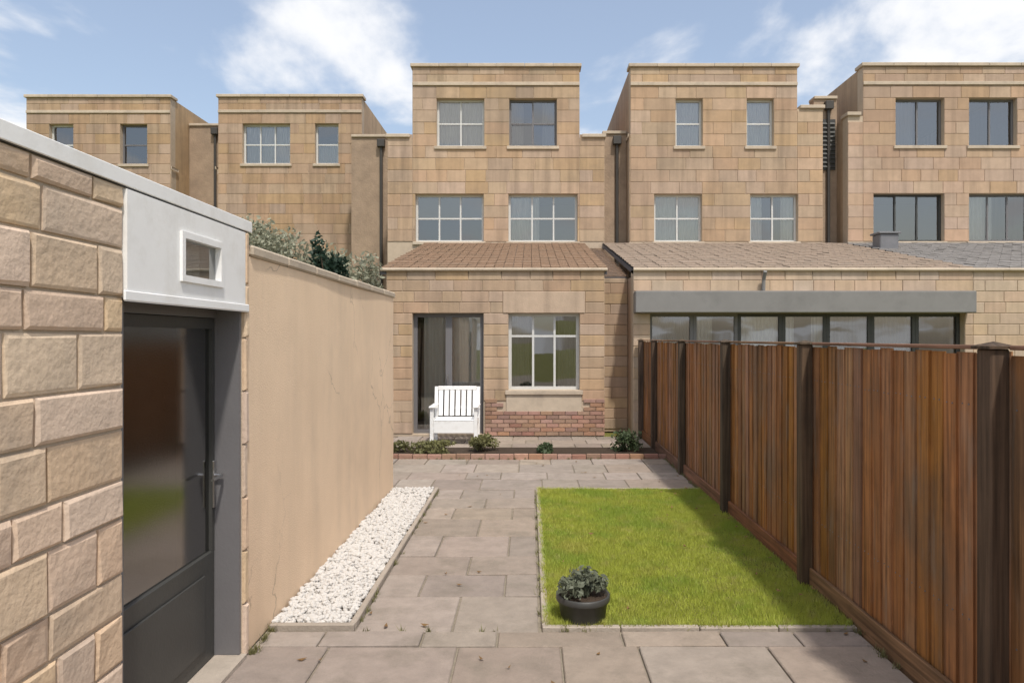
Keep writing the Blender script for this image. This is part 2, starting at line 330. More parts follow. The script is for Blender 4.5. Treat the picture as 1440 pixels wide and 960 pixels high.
def window(parent, x0, x1, z0, z1, y, cols, rows, fm='offwhite', curtain=None, sill=True, inset=.14, gm='glass', split=.5, lintel=None, fw=.055, bar=.04, name='window'):
    """frame > one pane for each light, sill, curtain"""
    b = MB(); ya, yb = y+inset, y+inset+.06
    b.box(x0, x0+fw, ya, yb, z0, z1).box(x1-fw, x1, ya, yb, z0, z1).box(x0+fw, x1-fw, ya, yb, z0, z0+fw).box(x0+fw, x1-fw, ya, yb, z1-fw, z1)
    ex = [x0+fw]+[x0+fw+(x1-x0-2*fw)*i/cols for i in range(1, cols)]+[x1-fw]
    zz = [z0+fw]+([z0+fw+(z1-z0-2*fw)*(split if rows == 2 else i/rows) for i in range(1, rows)])+[z1-fw]
    for e in ex[1:-1]: b.box(e-bar/2, e+bar/2, ya+.006, yb-.006, z0+fw, z1-fw)
    for c in zz[1:-1]:
        for i in range(cols):
            b.box(ex[i]+(bar/2 if i else 0), ex[i+1]-(bar/2 if i < cols-1 else 0), ya+.01, yb-.01, c-bar/2, c+bar/2)
    fr = b.build(name, fm, parent)
    for i in range(cols):
        for j in range(rows):
            tilt = random.uniform(-.006, .006); tz = random.uniform(-.012, .006)
            link('pane', [(ex[i], y+inset+.03-tilt, zz[j]+tz*0), (ex[i+1], y+inset+.03+tilt, zz[j]), (ex[i+1], y+inset+.03+tilt+tz, zz[j+1]), (ex[i], y+inset+.03-tilt+tz, zz[j+1])], [(0,1,2,3)], gm, fr)
    if sill: MB().bbox(x0-.06, x1+.06, y-.055, y+inset-.002, z0-.085, z0-.003, .008).build('sill', 'trim', fr)
    if curtain:
        kind, cm = curtain; yc = y+inset+.1; W = x1-x0
        if kind == 'sides':
            pleats(x0, x0+W*.3, yc, z0, z1, 4).build('curtain', cm, fr); pleats(x1-W*.3, x1, yc, z0, z1, 4).build('curtain', cm, fr)
        elif kind == 'full': pleats(x0, x1, yc, z0-.05, z1, 12, .018).build('curtain', cm, fr)
        elif kind == 'left': pleats(x0, x0+W*.45, yc, z0, z1, 6).build('curtain', cm, fr)
        elif kind == 'blind': MB().box(x0, x1, yc-.006, yc, z0+(z1-z0)*.52, z1).build('blind', cm, fr)
        elif kind == 'door': pleats(x0+W*.14, x1, yc-.03, z0, z1, 9).build('curtain', cm, fr)
        elif kind == 'net': pleats(x0, x1, yc, z0, z0+(z1-z0)*.55, 10, .015).build('curtain', cm, fr)
    return fr
def lean_to(parent, x0, x1, y0, z0, y1, z1, m, over=.02):
    """tiled lean-to roof: lapped courses, a real step at each"""
    n = 17; b = MB(); sl = (z1-z0)/(y1-y0)
    for i in range(n):
        ya = y0-over+(y1-y0+over)*i/n; yb = y0-over+(y1-y0+over)*(i+1)/n+.05
        za = z0+(ya-y0)*sl+.045; zb = z0+(yb-y0)*sl+.02
        xs = [x0+(x1-x0)*k/24 for k in range(25)]
        for xa, xb in zip(xs, xs[1:]):
            j = random.uniform(-.006, .008)
            b.add([(xa+.004, ya, za+j), (xb-.004, ya, za+j), (xb-.004, yb, zb+j), (xa+.004, yb, zb+j), (xa+.004, ya, za-.035), (xb-.004, ya, za-.035)], [(0,1,2,3), (4,5,1,0)])
    r = b.build('roof_tiles', m, parent); r['kind'] = 'stuff'
    MB().add([(x0, y0, z0-.02), (x1, y0, z0-.02), (x1, y1, z1-.02), (x0, y1, z1-.02), (x0, y0, z0-.1), (x1, y0, z0-.1), (x1, y1, z1-.1), (x0, y1, z1-.1)],
             [(0,1,2,3), (7,6,5,4), (0,4,5,1), (2,6,7,3), (1,5,6,2), (3,7,4,0)]).build('roof_deck', 'slate', parent)

# ------------------------------------------------------------------ the setting
def sheet(name, x0, x1, y0, y1, z, m, n=1):
    v = []; f = []
    for i in range(n+1):
        for j in range(n+1): v.append((x0+(x1-x0)*i/n, y0+(y1-y0)*j/n, z))
    for i in range(n):
        for j in range(n): a = i*(n+1)+j; f.append((a, a+n+1, a+n+2, a+1))
    return tag(link(name, v, f, m), kind='structure')
FX, WX = 2.05, -1.62            # fence line and wall line
LY0, LY1 = 4.42, 8.42           # lawn, front and back edge
LX0, LX1 = .12, 2.02
sheet('ground', -400, 400, -60, 900, -.03, 'turf')
patio = sheet('patio', -5, FX-.02, -3, 12.98, -.012, 'joint')
# paving slabs, one by one; rows of differing depth
def slab(x0, x1, y0, y1):
    g = .006; t = random.uniform(-.004, .004); u = random.uniform(-.008, .008)
    b = MB().bbox(x0+g, x1-g, y0+g, y1-g, -.03, .004+t, .006)
    b.v = [(x, y, z+(u*(x-x0) if z > -.01 else 0)) for x, y, z in b.v]
    b.build('paving_slab', 'paving', patio)
def slab_field(x0, x1, y0, y1, rows, lens):
    y = y0; k = 0
    while y < y1-.02:
        h = rows[k % len(rows)]; yb = y+h
        if y1-yb < .2: yb = y1
        x = x0; i = k
        while x < x1-.02:
            xb = x+lens[i % len(lens)]*(.5 if x == x0 and k % 2 else 1)
            if x1-xb < .22: xb = x1
            slab(x, xb, y, yb); x = xb; i += 1
        y = yb; k += 1
slab_field(WX, FX-.04, 1.6, LY0-.06, [.45, .6, .45], [.6, .45, .75])       # in front of the lawn
slab_field(-1.08, LX0-.06, LY0-.06, LY1, [.6, .45, .45, .6], [.6, .6])     # the path beside it
slab_field(-3.0, FX-.04, LY1+.04, 10.55, [.6, .45], [.6, .75, .45])        # beyond it
slab_field(-3.0, FX-.04, 11.62, 12.97, [.45], [.6, .45])
# lawn
lawn = sheet('lawn', LX0, LX1, LY0, LY1, .008, 'turf')
k0 = tag(thing('lawn_edging', (LX0, LY0, 0), 'thin stone edging round the bright green lawn', 'edging'))
def edge_run(xa, ya, xb, yb, root, n, wd=.045, h=.022, m='kerb'):
    for i in range(n):
        t0, t1 = i/n, (i+1)/n
        if xa == xb: MB().bbox(xa-wd, xa, ya+(yb-ya)*t0+.003, ya+(yb-ya)*t1-.003, -.03, h+random.uniform(-.003, .003), .005).build('edging_stone', m, root)
        else: MB().bbox(xa+(xb-xa)*t0+.003, xa+(xb-xa)*t1-.003, ya-wd, ya, -.03, h+random.uniform(-.003, .003), .005).build('edging_stone', m, root)
edge_run(LX0, LY0, LX0, LY1, k0, 7); edge_run(LX0-.045, LY0, LX1, LY0, k0, 4); edge_run(LX0-.045, LY1+.04, LX1, LY1+.04, k0, 4, .036)
# grass blades
nb = 130000
bx = rng.uniform(LX0+.003, LX1-.003, nb); by = rng.uniform(LY0+.003, LY1-.003, nb)
patch = (np.sin(bx*3.1+1.3*np.sin(by*1.7))+np.sin(by*2.3+bx*1.9+.7)+np.sin(bx*9+by*7))/3
ht = (.032+.012*patch)*rng.uniform(.55, 1.35, nb); an = rng.uniform(0, 2*math.pi, nb); wd = rng.uniform(.0018, .0036, nb)
le = ht*rng.uniform(.1, .8, nb); la = rng.uniform(0, 2*math.pi, nb)
V = np.empty((nb, 3, 3)); V[:,0] = np.stack([bx-wd*np.cos(an), by-wd*np.sin(an), np.full(nb, .006)], 1)
V[:,1] = np.stack([bx+wd*np.cos(an), by+wd*np.sin(an), np.full(nb, .006)], 1)
V[:,2] = np.stack([bx+le*np.cos(la), by+le*np.sin(la), .006+ht], 1)
def tri_mesh(name, V, m, parent=None, k=3):
    me = bpy.data.meshes.new(name); n = len(V)
    me.vertices.add(n*k); me.vertices.foreach_set('co', V.reshape(-1).astype(np.float32))
    me.loops.add(n*k); me.loops.foreach_set('vertex_index', np.arange(n*k, dtype=np.int32))
    me.polygons.add(n); me.polygons.foreach_set('loop_start', np.arange(0, n*k, k, dtype=np.int32)); me.polygons.foreach_set('loop_total', np.full(n, k, dtype=np.int32))
    me.materials.append(M[m]); me.update(); me.validate()
    o = bpy.data.objects.new(name, me); C.objects.link(o)
    if parent is not None:
        o.parent = parent; me.vertices.foreach_set('co', (V.reshape(-1, 3)-BASE[parent.name]).reshape(-1).astype(np.float32)); me.update()
    return o
tag(tri_mesh('grass', V, 'grass'), 'short bright green grass of the small lawn', 'grass', kind='stuff')
# white pebble bed under the rendered wall
bed = sheet('pebble_bed', WX, -1.12, LY0, LY1, .004, 'joint')
ico_v = np.array([(0,0,1)]+[(.894*math.cos(i*1.2566), .894*math.sin(i*1.2566), .447) for i in range(5)]+[(.894*math.cos(i*1.2566+.628), .894*math.sin(i*1.2566+.628), -.447) for i in range(5)]+[(0,0,-1)])
ico_f = np.array([(0,1+i,1+(i+1)%5) for i in range(5)]+[(1+i,6+i,1+(i+1)%5) for i in range(5)]+[(6+i,6+(i+1)%5,1+(i+1)%5) for i in range(5)]+[(11,6+(i+1)%5,6+i) for i in range(5)])
def pebbles(name, n, x0, x1, y0, y1, z, r0, r1, m):
    T = np.empty((n, 20, 3, 3))
    for i in range(n):
        q = ico_v*rng.uniform(r0, r1)*rng.uniform(.7, 1.25, 3)*np.array([1, 1, .75])+rng.normal(0, .0012, (12, 3)); a = rng.uniform(0, 6.28)
        q = q@np.array([[math.cos(a), math.sin(a), 0], [-math.sin(a), math.cos(a), 0], [0, 0, 1]])
        q += (rng.uniform(x0, x1), rng.uniform(y0, y1), z+rng.uniform(0, .022)); T[i] = q[ico_f]
    return tri_mesh(name, T.reshape(-1, 3, 3), m)
tag(pebbles('white_pebbles', 5200, WX+.015, -1.135, LY0+.01, LY1-.01, .014, .013, .024, 'pebble'), 'white pebbles filling the strip at the foot of the smooth wall', 'pebbles', kind='stuff')
k1 = thing('bed_edging', (-1.08, LY0, 0), 'stone edging along the white pebble strip', 'edging')
edge_run(-1.08, LY0, -1.08, LY1, k1, 6, .04, .035); edge_run(WX+.01, LY0-.002, -1.08, LY0-.002, k1, 1, .04, .035)

# ------------------------------------------------------------------ outbuilding on the left: stone wall, glazed door, white panel above
DY0, DY1, DTOP, REC = 2.82, 4.0, 1.96, .135
ob = thing('outbuilding', (WX, 2, 0), 'flat roofed stone outbuilding with white fascia beside the grey glazed door', 'outbuilding')
wall_sheet('wall', [(-1.5, 4.06, 0, 2.4)], [(DY0, DY1, 0.001, 2.395)], WX, .34, 'mortar', ob, plane='yz')
MB().box(-4.6, WX-.36, -1.5, -1.42, 0, 2.4).box(-4.6, WX-.36, 3.98, 4.06, 0, 2.4).box(-4.68, -4.6, -1.5, 4.06, 0, 2.4).build('rear_wall', 'mortar', ob)
MB().box(-4.6, WX-.35, -1.42, 3.98, .005, .02).build('floor', 'room', ob)
crs = [.17, .21, .14, .19, .16, .22, .15, .2]
facing(ob, [(1.35, DY0, 0.0, 2.4)], [], WX, 0, .18, 'rubble', .2, .5, proud=.013, plane='yz', gap=.006, wob=.004, courses=crs, name='stone')
facing(ob, [(DY1, 4.06, 0.0, 2.4)], [], WX, 0, .18, 'rubble', .2, .5, proud=.02, plane='yz', gap=.005, wob=.003, courses=[.3], name='stone')
MB().box(-4.75, WX+.01, -1.6, 4.08, 2.402, 2.45).build('roof', 'lead', ob)
MB().bbox(WX+.012, WX+.02, -1.6, 4.1, 2.403, 2.465, .003).build('fascia', 'white', ob)
# door set: grey frame, charcoal bottom panel, dark tinted glass; white transom with a small light
DX = WX-REC
dr = MB()
dr.box(DX-.05, DX, DY0, DY0+.025, 0, DTOP).box(DX-.05, DX, DY1-.025, DY1, 0, DTOP).box(DX-.05, DX, DY0+.025, DY1-.025, DTOP-.05, DTOP)
door = dr.build('door_frame', 'grey', ob)
lf = MB(); a, b_ = DY0+.027, DY1-.027; PZ = .62
lf.bbox(DX-.045, DX-.006, a, b_, .03, PZ, .004).box(DX-.045, DX-.006, a, a+.04, PZ, DTOP-.054).box(DX-.045, DX-.006, b_-.03, b_, PZ, DTOP-.054).box(DX-.045, DX-.006, a+.04, b_-.03, DTOP-.11, DTOP-.054)
leaf = lf.build('door', 'charcoal', ob)
MB().add([(DX-.025, a+.04, PZ), (DX-.025, b_-.03, PZ), (DX-.025, b_-.03, DTOP-.11), (DX-.025, a+.04, DTOP-.11)], [(0,1,2,3)]).build('pane', 'glass_dark', leaf)
MB().bbox(DX-.006, DX+.006, a+.14, b_-.14, .12, PZ-.1, .003).build('panel', 'charcoal', leaf)
MB().bbox(DX-.005, DX+.006, b_-.036, b_-.004, .86, 1.12, .003).tube([(DX+.006, b_-.02, 1.04), (DX+.045, b_-.02, 1.04), (DX+.05, b_-.04, 1.04), (DX+.05, b_-.15, 1.035)], .009, 8).build('handle', 'brass', leaf)
MB().box(DX-.02, WX+.03, DY0+.002, DY1-.002, -.01, .028).build('threshold', 'kerb', ob)
MB().box(DX-.02, WX-.004, DY1-.022, DY1-.002, .03, DTOP).build('jamb_lining', 'grey', ob)
MB().box(DX-.02, WX-.004, DY0+.002, DY0+.022, .03, DTOP).build('jamb_lining', 'grey', ob)
tp = MB(); TZ0, TZ1 = DTOP+.004, 2.392; X0, X1 = WX-.1, WX+.022
wy0, wy1, wz0, wz1 = 3.28, 3.66, 2.09, 2.26
tp.box(X0, X1, DY0+.003, wy0, TZ0, TZ1).box(X0, X1, wy1, DY1-.003, TZ0, TZ1).box(X0, X1, wy0, wy1, TZ0, wz0).box(X0, X1, wy0, wy1, wz1, TZ1)
tr = tp.build('transom', 'white', ob)
MB().box(X1, X1+.012, wy0-.03, wy0, wz0-.03, wz1+.03).box(X1, X1+.012, wy1, wy1+.03, wz0-.03, wz1+.03).box(X1, X1+.012, wy0, wy1, wz1, wz1+.03).box(X1, X1+.012, wy0, wy1, wz0-.03, wz0).build('window_frame', 'white', tr)
MB().add([(X1-.02, wy0, wz0), (X1-.02, wy1, wz0), (X1-.02, wy1, wz1), (X1-.02, wy0, wz1)], [(0,1,2,3)]).build('pane', 'glass', tr)
MB().box(X0+.01, X0+.02, wy0, wy1, wz0, wz1).build('blind', 'curtain', tr)
MB().bbox(X1, X1+.01, DY0-.03, DY1+.03, DTOP-.015, DTOP+.03, .006).build('drip_ledge', 'white', tr)

# rendered garden wall with coping
gw = thing('garden_wall', (WX, 6.2, 0), 'smooth cream rendered garden wall with stone coping behind the white pebbles', 'wall')
b = MB(); ny, nz_ = 60, 26; vv = []; ff = []
for i in range(ny+1):
    for j in range(nz_+1):
        y = 4.065+(LY1-4.065)*i/ny; z = 2.27*j/nz_
        vv.append((WX+.004*math.sin(y*2.3+z)+.003*math.sin(z*4.1+y*1.3), y, z))
for i in range(ny):
    for j in range(nz_): q = i*(nz_+1)+j; ff.append((q, q+nz_+1, q+nz_+2, q+1))
b.add(vv, ff); b.build('render_face', 'render', gw, smooth=True)
MB().box(WX-.26, WX-.012, 4.067, LY1-.002, 0, 2.268).build('core', 'render', gw)
MB().box(WX-.255, WX+.001, LY1-.002, LY1+.006, 0, 2.268).build('end_face', 'render', gw)
yy = 4.11
while yy < LY1+.02:
    y1 = min(yy+.62, LY1+.05)
    if LY1+.05-y1 < .2: y1 = LY1+.05
    MB().bbox(WX-.3, WX+.02, yy+.003, y1-.003, 2.272, 2.335+random.uniform(-.003, .003), .012).build('coping_stone', 'trim', gw); yy = y1

# ------------------------------------------------------------------ fence on the right
fn = thing('timber_fence', (FX, 7.5, 0), 'tall brown close boarded timber fence with dark posts along the lawn', 'fence')
post_y = [1.0, 3.08, 5.19, 7.3, 9.4, 11.5, 12.85]
y = .9; nails = []
while y < 12.9:
    wbd = random.uniform(.115, .135); off = random.uniform(-.002, .002); dz = random.uniform(-.012, .008); t = random.uniform(-.006, .006)
    x0 = FX+.012; y1 = y+wbd
    for nz_h in (.49+random.uniform(-.01, .01), 1.49+random.uniform(-.01, .01)):
        for fy in (.25, .7): nails.append((x0-.0135+off+.011*fy+t*nz_h/1.73, y+wbd*fy, nz_h))
    bd = MB().add([(x0-.014+off, y, .06), (x0-.003+off, y1+.014, .06), (x0-.014+off+t, y, 1.735+dz), (x0-.003+off+t, y1+.014, 1.735+dz),
                   (x0+.004+off, y, .06), (x0+.004+off, y1+.014, .06), (x0+.004+off+t, y, 1.735+dz), (x0+.004+off+t, y1+.014, 1.735+dz)],
                  [(0,2,3,1), (4,5,7,6), (0,1,5,4), (2,6,7,3), (0,4,6,2), (1,3,7,5)])
    bd.build('board', 'board', fn); y = y1
nm = MB()
for nx_, ny_, nz_h in nails:
    q = [(nx_-.0035, ny_+.0042*math.cos(k*1.047), nz_h+.0042*math.sin(k*1.047)) for k in range(6)]
    nm.add(q+[(nx_+.004, c[1], c[2]) for c in q], [tuple(range(6))]+[(k, (k+1) % 6, 6+(k+1) % 6, 6+k) for k in range(6)])
tag(nm.build('nail_heads', 'lead', fn), kind='stuff')
for i, py in enumerate(post_y):
    MB().bbox(FX-.085, FX-.003, py-.05, py+.05, -.05, 1.752, .006).build('post', 'post', fn)
    MB().add([(FX-.1, py-.065, 1.753), (FX+.015, py-.065, 1.753), (FX+.015, py+.065, 1.753), (FX-.1, py+.065, 1.753), (FX-.1, py-.065, 1.765), (FX+.015, py-.065, 1.765), (FX+.015, py+.065, 1.765), (FX-.1, py+.065, 1.765), (FX-.042, py, 1.785)],
             [(3,2,1,0), (0,1,5,4), (1,2,6,5), (2,3,7,6), (3,0,4,7), (4,5,8), (5,6,8), (6,7,8), (7,4,8)]).build('post_cap', 'post', fn)
for pa, pb in zip(post_y, post_y[1:]):
    MB().bbox(FX-.02, FX+.02, pa+.067, pb-.067, 1.748, 1.768, .004).build('capping_rail', 'rail', fn)
    MB().bbox(FX-.032, FX-.006, pa+.052, pb-.052, -.02, .14, .004).build('gravel_board', 'rail', fn)
    for z in (.45, 1.45): MB().box(FX+.018, FX+.06, pa+.05, pb-.05, z, z+.08).build('rail', 'rail', fn)

# ------------------------------------------------------------------ the row of houses
CH = .31
def zc(k): return 4.3+CH*k
def house(name, x0, x1, y, ux0, ux1, sh_l, sh_r, w1, w2, label, m='ashlar', z_low=4.3, dz=0):
    """stone house: ux0..ux1 the tall middle, sh_l / sh_r the height of its lower shoulders"""
    zc = lambda k: 4.3+dz+CH*k
    top = zc(15)-.12; h = thing(name, ((x0+x1)/2, y, 0), label, 'house', 'houses behind the garden')
    solids = [(ux0, ux1, 0, top)]
    if x0 < ux0: solids.append((x0, ux0, 0, sh_l))
    if x1 > ux1: solids.append((ux1, x1, 0, sh_r))
    holes = [(a, b, zc(0), zc(4)) for a, b, *_ in w1]+[(a, b, zc(8), zc(12)) for a, b, *_ in w2]
    D = 6.5
    wall_sheet('wall', solids, holes, y, .3, 'mortar', h)
    sd = MB()
    zl = sh_l if x0 < ux0 else top; zr = sh_r if x1 > ux1 else top
    sd.box(x0, x0+.25, y+.302, y+D, 0, zl).box(x1-.25, x1, y+.302, y+D, 0, zr).box(x0+.25, x1-.25, y+D-.25, y+D, 0, min(zl, zr)).box(ux0+.26, ux1-.26, y+D-.25, y+D, min(zl, zr), top)
    if x0 < ux0: sd.box(ux0, ux0+.25, y+.302, y+D, sh_l-.3, top).box(x0+.25, ux0, y+.302, y+D-.25, sh_l-.2, sh_l-.01)
    if x1 > ux1: sd.box(ux1-.25, ux1, y+.302, y+D, sh_r-.3, top).box(ux1, x1-.25, y+.302, y+D-.25, sh_r-.2, sh_r-.01)
    sd.build('side_wall', 'ashlar', h)
    iw = MB().box(x0+.26, x1-.26, y+3.2, y+3.25, 3.2, min(zl, zr)-.25).box(x0+.26, x1-.26, y+.31, y+3.2, 3.3, 3.4).box(x0+.26, x1-.26, y+.31, y+3.2, 5.85, 5.95)
    iw.build('room_wall', 'room', h)
    MB().box(ux0+.25, ux1-.25, y+.302, y+D-.25, top-.3, top-.22).build('roof_slab', 'slate', h)
    facing(h, [(a, b, max(c, z_low), d) for a, b, c, d in solids], holes, y, z_low, CH, m, .45, .78)
    # copings, each length of stone
    def cope(a, b, z, n):
        for i in range(n):
            MB().bbox(a+(b-a)*i/n+.002, a+(b-a)*(i+1)/n-.002, y-.07, y+.36, z+.002, z+.09+random.uniform(-.003, .003), .01).build('coping_stone', 'trim', h)
    cope(ux0-.05, ux1+.05, top, 6)
    if x0 < ux0: cope(x0-.04, ux0-.06, sh_l, 1)
    if x1 > ux1: cope(ux1+.06, x1+.04, sh_r, 1)
    MB().bbox(ux0, ux1, y-.045, y-.019, zc(13)+.02, zc(13)+.11, .008).build('string_course', 'trim', h)
    # low hipped slate roof behind the parapet
    e = .2; rz = top-.05; xa, xb, ya, yb = ux0+e, ux1-e, y+.36, y+D-.3; rd = min(xb-xa, yb-ya)*.35
    MB().add([(xa,ya,rz), (xb,ya,rz), (xb,yb,rz), (xa,yb,rz), (xa+rd,(ya+yb)/2,rz+.55), (xb-rd,(ya+yb)/2,rz+.55)], [(0,1,5,4), (1,2,5), (2,3,4,5), (3,0,4)]).build('roof', 'slate', h)
    for a, b, cols, rows, fm, cur in w1: window(h, a, b, zc(0), zc(4), y, cols, rows, fm, cur)
    for a, b, cols, rows, fm, cur in w2: window(h, a, b, zc(8), zc(12), y, cols, rows, fm, cur)
    return h
def px(x, s=54.05): return (x-745)/s
Y1 = 18.5
cd, cl = 'curtain_dark', 'curtain'
h3 = house('stone_house', px(545), px(850), Y1, px(580), px(815), 7.0, 7.0,
    [(px(584), px(680), 3, 2, 'offwhite', ('blind', cd)), (px(715), px(812), 3, 2, 'offwhite', ('left', cl))],
    [(px(614), px(681), 2, 2, 'offwhite', ('full', cl)), (px(716), px(783), 2, 2, 'grey', ('sides', cd))],
    'tall sandstone house with low shoulders and brown tiled lean-to facing the path')
h4 = house('stone_house', px(885), px(1157), Y1, px(886.5), px(1121), 7.0, 7.75,
    [(px(920), px(987), 2, 2, 'offwhite', ('full', cl)), (px(1055), px(1122), 2, 2, 'offwhite', ('sides', cl))],
    [(px(950), px(988), 1, 2, 'offwhite', ('full', cl)), (px(1050), px(1088), 1, 2, 'offwhite', ('full', cl))],
    'sandstone house with narrow pale upper windows and long glazed ground floor behind the fence')
h5 = house('stone_house', px(1191), px(1475), Y1-.05, px(1212), px(1474), 7.55, 7.6,
    [(px(1227), px(1326), 3, 1, 'charcoal', None), (px(1361), px(1450), 3, 1, 'grey', ('left', cl))],
    [(px(1258), px(1326), 2, 1, 'grey', ('left', cd)), (px(1361), px(1428), 2, 1, 'grey', None)],
    'sandstone house with dark framed windows and grey slate lean-to behind the fence', 'ashlar_rosy')
Y2 = 22.0; s2 = 45.45
def p2(x): return px(x, s2)
h2 = house('stone_house', p2(306), p2(510), Y2, p2(307), p2(509), 7.0, 7.0,
    [],
    [(p2(341), p2(408), 3, 2, 'offwhite', ('full', cl)), (p2(443), p2(476), 1, 2, 'offwhite', ('net', cl))],
    'sandstone house with a wide and a narrow window, set back above the shrubs', 'ashlar_dusky', z_low=4.7-.31*2, dz=.4)
h1 = house('stone_house', p2(35), p2(240), Y2+.04, p2(36), p2(239), 7.0, 7.0,
    [(p2(70), p2(120), 2, 2, 'offwhite', None), (p2(160), p2(205), 2, 2, 'offwhite', ('full', cl))],
    [(p2(68), p2(102), 1, 2, 'offwhite', ('net', cl)), (p2(168), p2(206), 1, 2, 'grey', None)],
    'sandstone house with two narrow windows above the outbuilding roof', 'ashlar_dusky', z_low=4.7-.31*2, dz=.4)
# recessed links between the houses
def linkwall(xa, xb, y, top, label, m='shaded_wall'):
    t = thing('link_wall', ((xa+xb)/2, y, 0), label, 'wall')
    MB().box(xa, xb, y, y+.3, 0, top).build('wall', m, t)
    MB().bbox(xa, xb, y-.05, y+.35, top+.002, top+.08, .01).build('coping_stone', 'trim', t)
    xm = xa+(xb-xa)*.6
    MB().tube([(xm, y-.06, 0), (xm, y-.06, top-.3)], .045, 8).build('downpipe', 'pipe', t)
    MB().bbox(xm-.11, xm+.11, y-.16, y-.005, top-.3, top-.08, .015).build('hopper', 'pipe', t)
    return t
linkwall(px(850)+.004, px(885)-.004, Y1+.55, 7.25, 'narrow recessed wall in shade-toned stone with downpipe beside the narrow pale upper windows')
lk = linkwall(px(1157)+.004, px(1191)-.004, Y1+.6, 8.2, 'narrow recessed wall in shade-toned stone with downpipe beside the dark framed windows')
linkwall(p2(510)+.004, px(545)-.004, Y2-1.4, 7.6, 'narrow recessed wall in shade-toned stone with downpipe between the set back house and its taller neighbour')
linkwall(p2(240)+.004, p2(306)-.004, Y2+1.2, 8.7, 'narrow recessed wall in shade-toned stone with downpipe above the white door panel')
xq0, xq1 = px(1157)+.06, px(1191)-.06
MB().box(xq0, xq1, Y1+.56, Y1+.598, 6.3, 7.65).build('louvred_vent', 'charcoal', lk)
for i in range(11): MB().add([(xq0+.02, Y1+.52, 6.36+i*.115), (xq1-.02, Y1+.52, 6.36+i*.115), (xq1-.02, Y1+.56, 6.42+i*.115), (xq0+.02, Y1+.56, 6.42+i*.115)], [(0,1,2,3)]).build('slat', 'charcoal', lk)

# ground floor extensions
YE = 13.0; pe = lambda x: (x-745)/76.9
def ext_shell(h, x0, x1, y, top, holes, m, z_low=.05, course=.2, side_only=None):
    wall_sheet('extension_wall', [(x0, x1, 0, top)], holes, y, .3, 'mortar', h)
    MB().box(x0, x0+.25, y+.302, Y1-.06, 0, top-.12).box(x1-.25, x1, y+.302, Y1-.06, 0, top-.12).build('extension_side', 'ashlar', h)
    MB().box(x0+.25, x1-.25, y+.302, Y1-.06, -.01, .02).box(x0+.25, x1-.25, y+3.6, y+3.65, .02, top-.2).build('extension_room', 'room', h)
ex0, ex1 = -2.62, pe(850)
D0, D1 = pe(580), pe(680); W0, W1 = pe(715), pe(815)
holes = [(D0, D1, .04, 2.25), (W0, W1, .85, 2.25)]
ext_shell(h3, ex0, ex1, YE, 3.05, holes, 'ashlar')
facing(h3, [(ex0, ex1, .05, 3.05)], holes+[(W0-.1, W1+.1, 2.25, 2.65), (W0-.04, W1+.04, .45, .85), (D1, ex1, 0, .65)], YE, .05, .2, 'ashlar', .35, .62, name='stone_block')
MB().bbox(W0-.1, W1+.1, YE-.03, YE-.003, 2.253, 2.648, .008).build('lintel', 'ashlar_pale', h3)
MB().bbox(W0-.04, W1+.04, YE-.022, YE-.002, .453, .78, .006).build('apron', 'trim', h3)
window(h3, W0, W1, .85, 2.25, YE, 3, 2, 'offwhite', ('sides', cd), split=.72)
fd = window(h3, D0, D1, .04, 2.25, YE, 2, 1, 'grey', ('door', cl), sill=False, fw=.07, bar=.12, name='french_door')
MB().bbox(-1.52, -1.5, YE+.07, YE+.105, .95, 1.12, .004).build('handle', 'brass', fd)
# brick plinth
z = .02; k = 0
while z < .63:
    x = D1+.03-(.11 if k % 2 else 0)
    while x < ex1:
        a = max(x, D1+.03); c = min(x+.215, ex1)
        if c-a > .04 and not (z+.065 > .46 and a < W1+.04 and c > W0-.04): MB().bbox(a, c, YE-.03-random.uniform(0, .004), YE-.002, z, z+.065, .004).build('brick', 'brick', h3)
        x += .225
    z += .075; k += 1
lean_to(h3, ex0-.1, ex1+.05, YE, 3.06, Y1-.02, 4.24, 'tile_brown')
MB().tube([(ex0-.1, YE-.045, 3.045), (ex1+.05, YE-.045, 3.045)], .03, 10).build('gutter', 'trim', h3)
# recessed strip to the fence
MB().box(ex1+.002, 1.885, YE+.7, YE+.95, 0, 2.95).build('return_wall', 'ashlar', h3)
facing(h3, [(ex1+.002, 1.885, .05, 2.95)], [], YE+.7, .05, .2, 'ashlar', .3, .6)
lean_to(h3, ex1+.06, 1.885, YE+.7, 2.97, Y1-.02, 4.1, 'tile_brown')

# house 4: long glazed front under a grey fascia
fx0, fx1 = 1.89, 8.0
gx0, gx1 = 2.2, 7.95
ext_shell(h4, fx0, 8.1, YE, 3.05, [(gx0, gx1, .05, 2.25)], 'ashlar_pale')
facing(h4, [(fx0, 8.1, .05, 3.05)], [(gx0, gx1, .05, 2.25), (fx0, fx1, 2.25, 2.65)], YE, .05, .2, 'ashlar_pale', .35, .65)
MB().bbox(fx0+.004, fx1, YE-.28, YE-.003, 2.252, 2.64, .012).build('fascia', 'fascia', h4)
n = 7
for i in range(n):
    a = gx0+(gx1-gx0)*i/n; c = gx0+(gx1-gx0)*(i+1)/n
    window(h4, a+.002, c-.002, .05, 2.25, YE, 1, 1, 'charcoal' if i > 1 else 'grey', [('full', cd), ('left', cl), ('full', cl), ('sides', cl), ('full', cd), ('full', cd), None][i], sill=False, fw=.06, name='glazed_door')
lean_to(h4, fx0-.0, 8.1, YE, 3.06, Y1-.02, 4.24, 'tile_taupe')
MB().tube([(fx0, YE-.045, 3.045), (8.1, YE-.045, 3.045)], .03, 10).build('gutter', 'trim', h4)
MB().tube([(4.25, YE-.17, 3.0), (4.25, YE-.08, 2.85), (4.25, YE-.06, 2.66)], .035, 8).build('downpipe', 'fascia', h4)
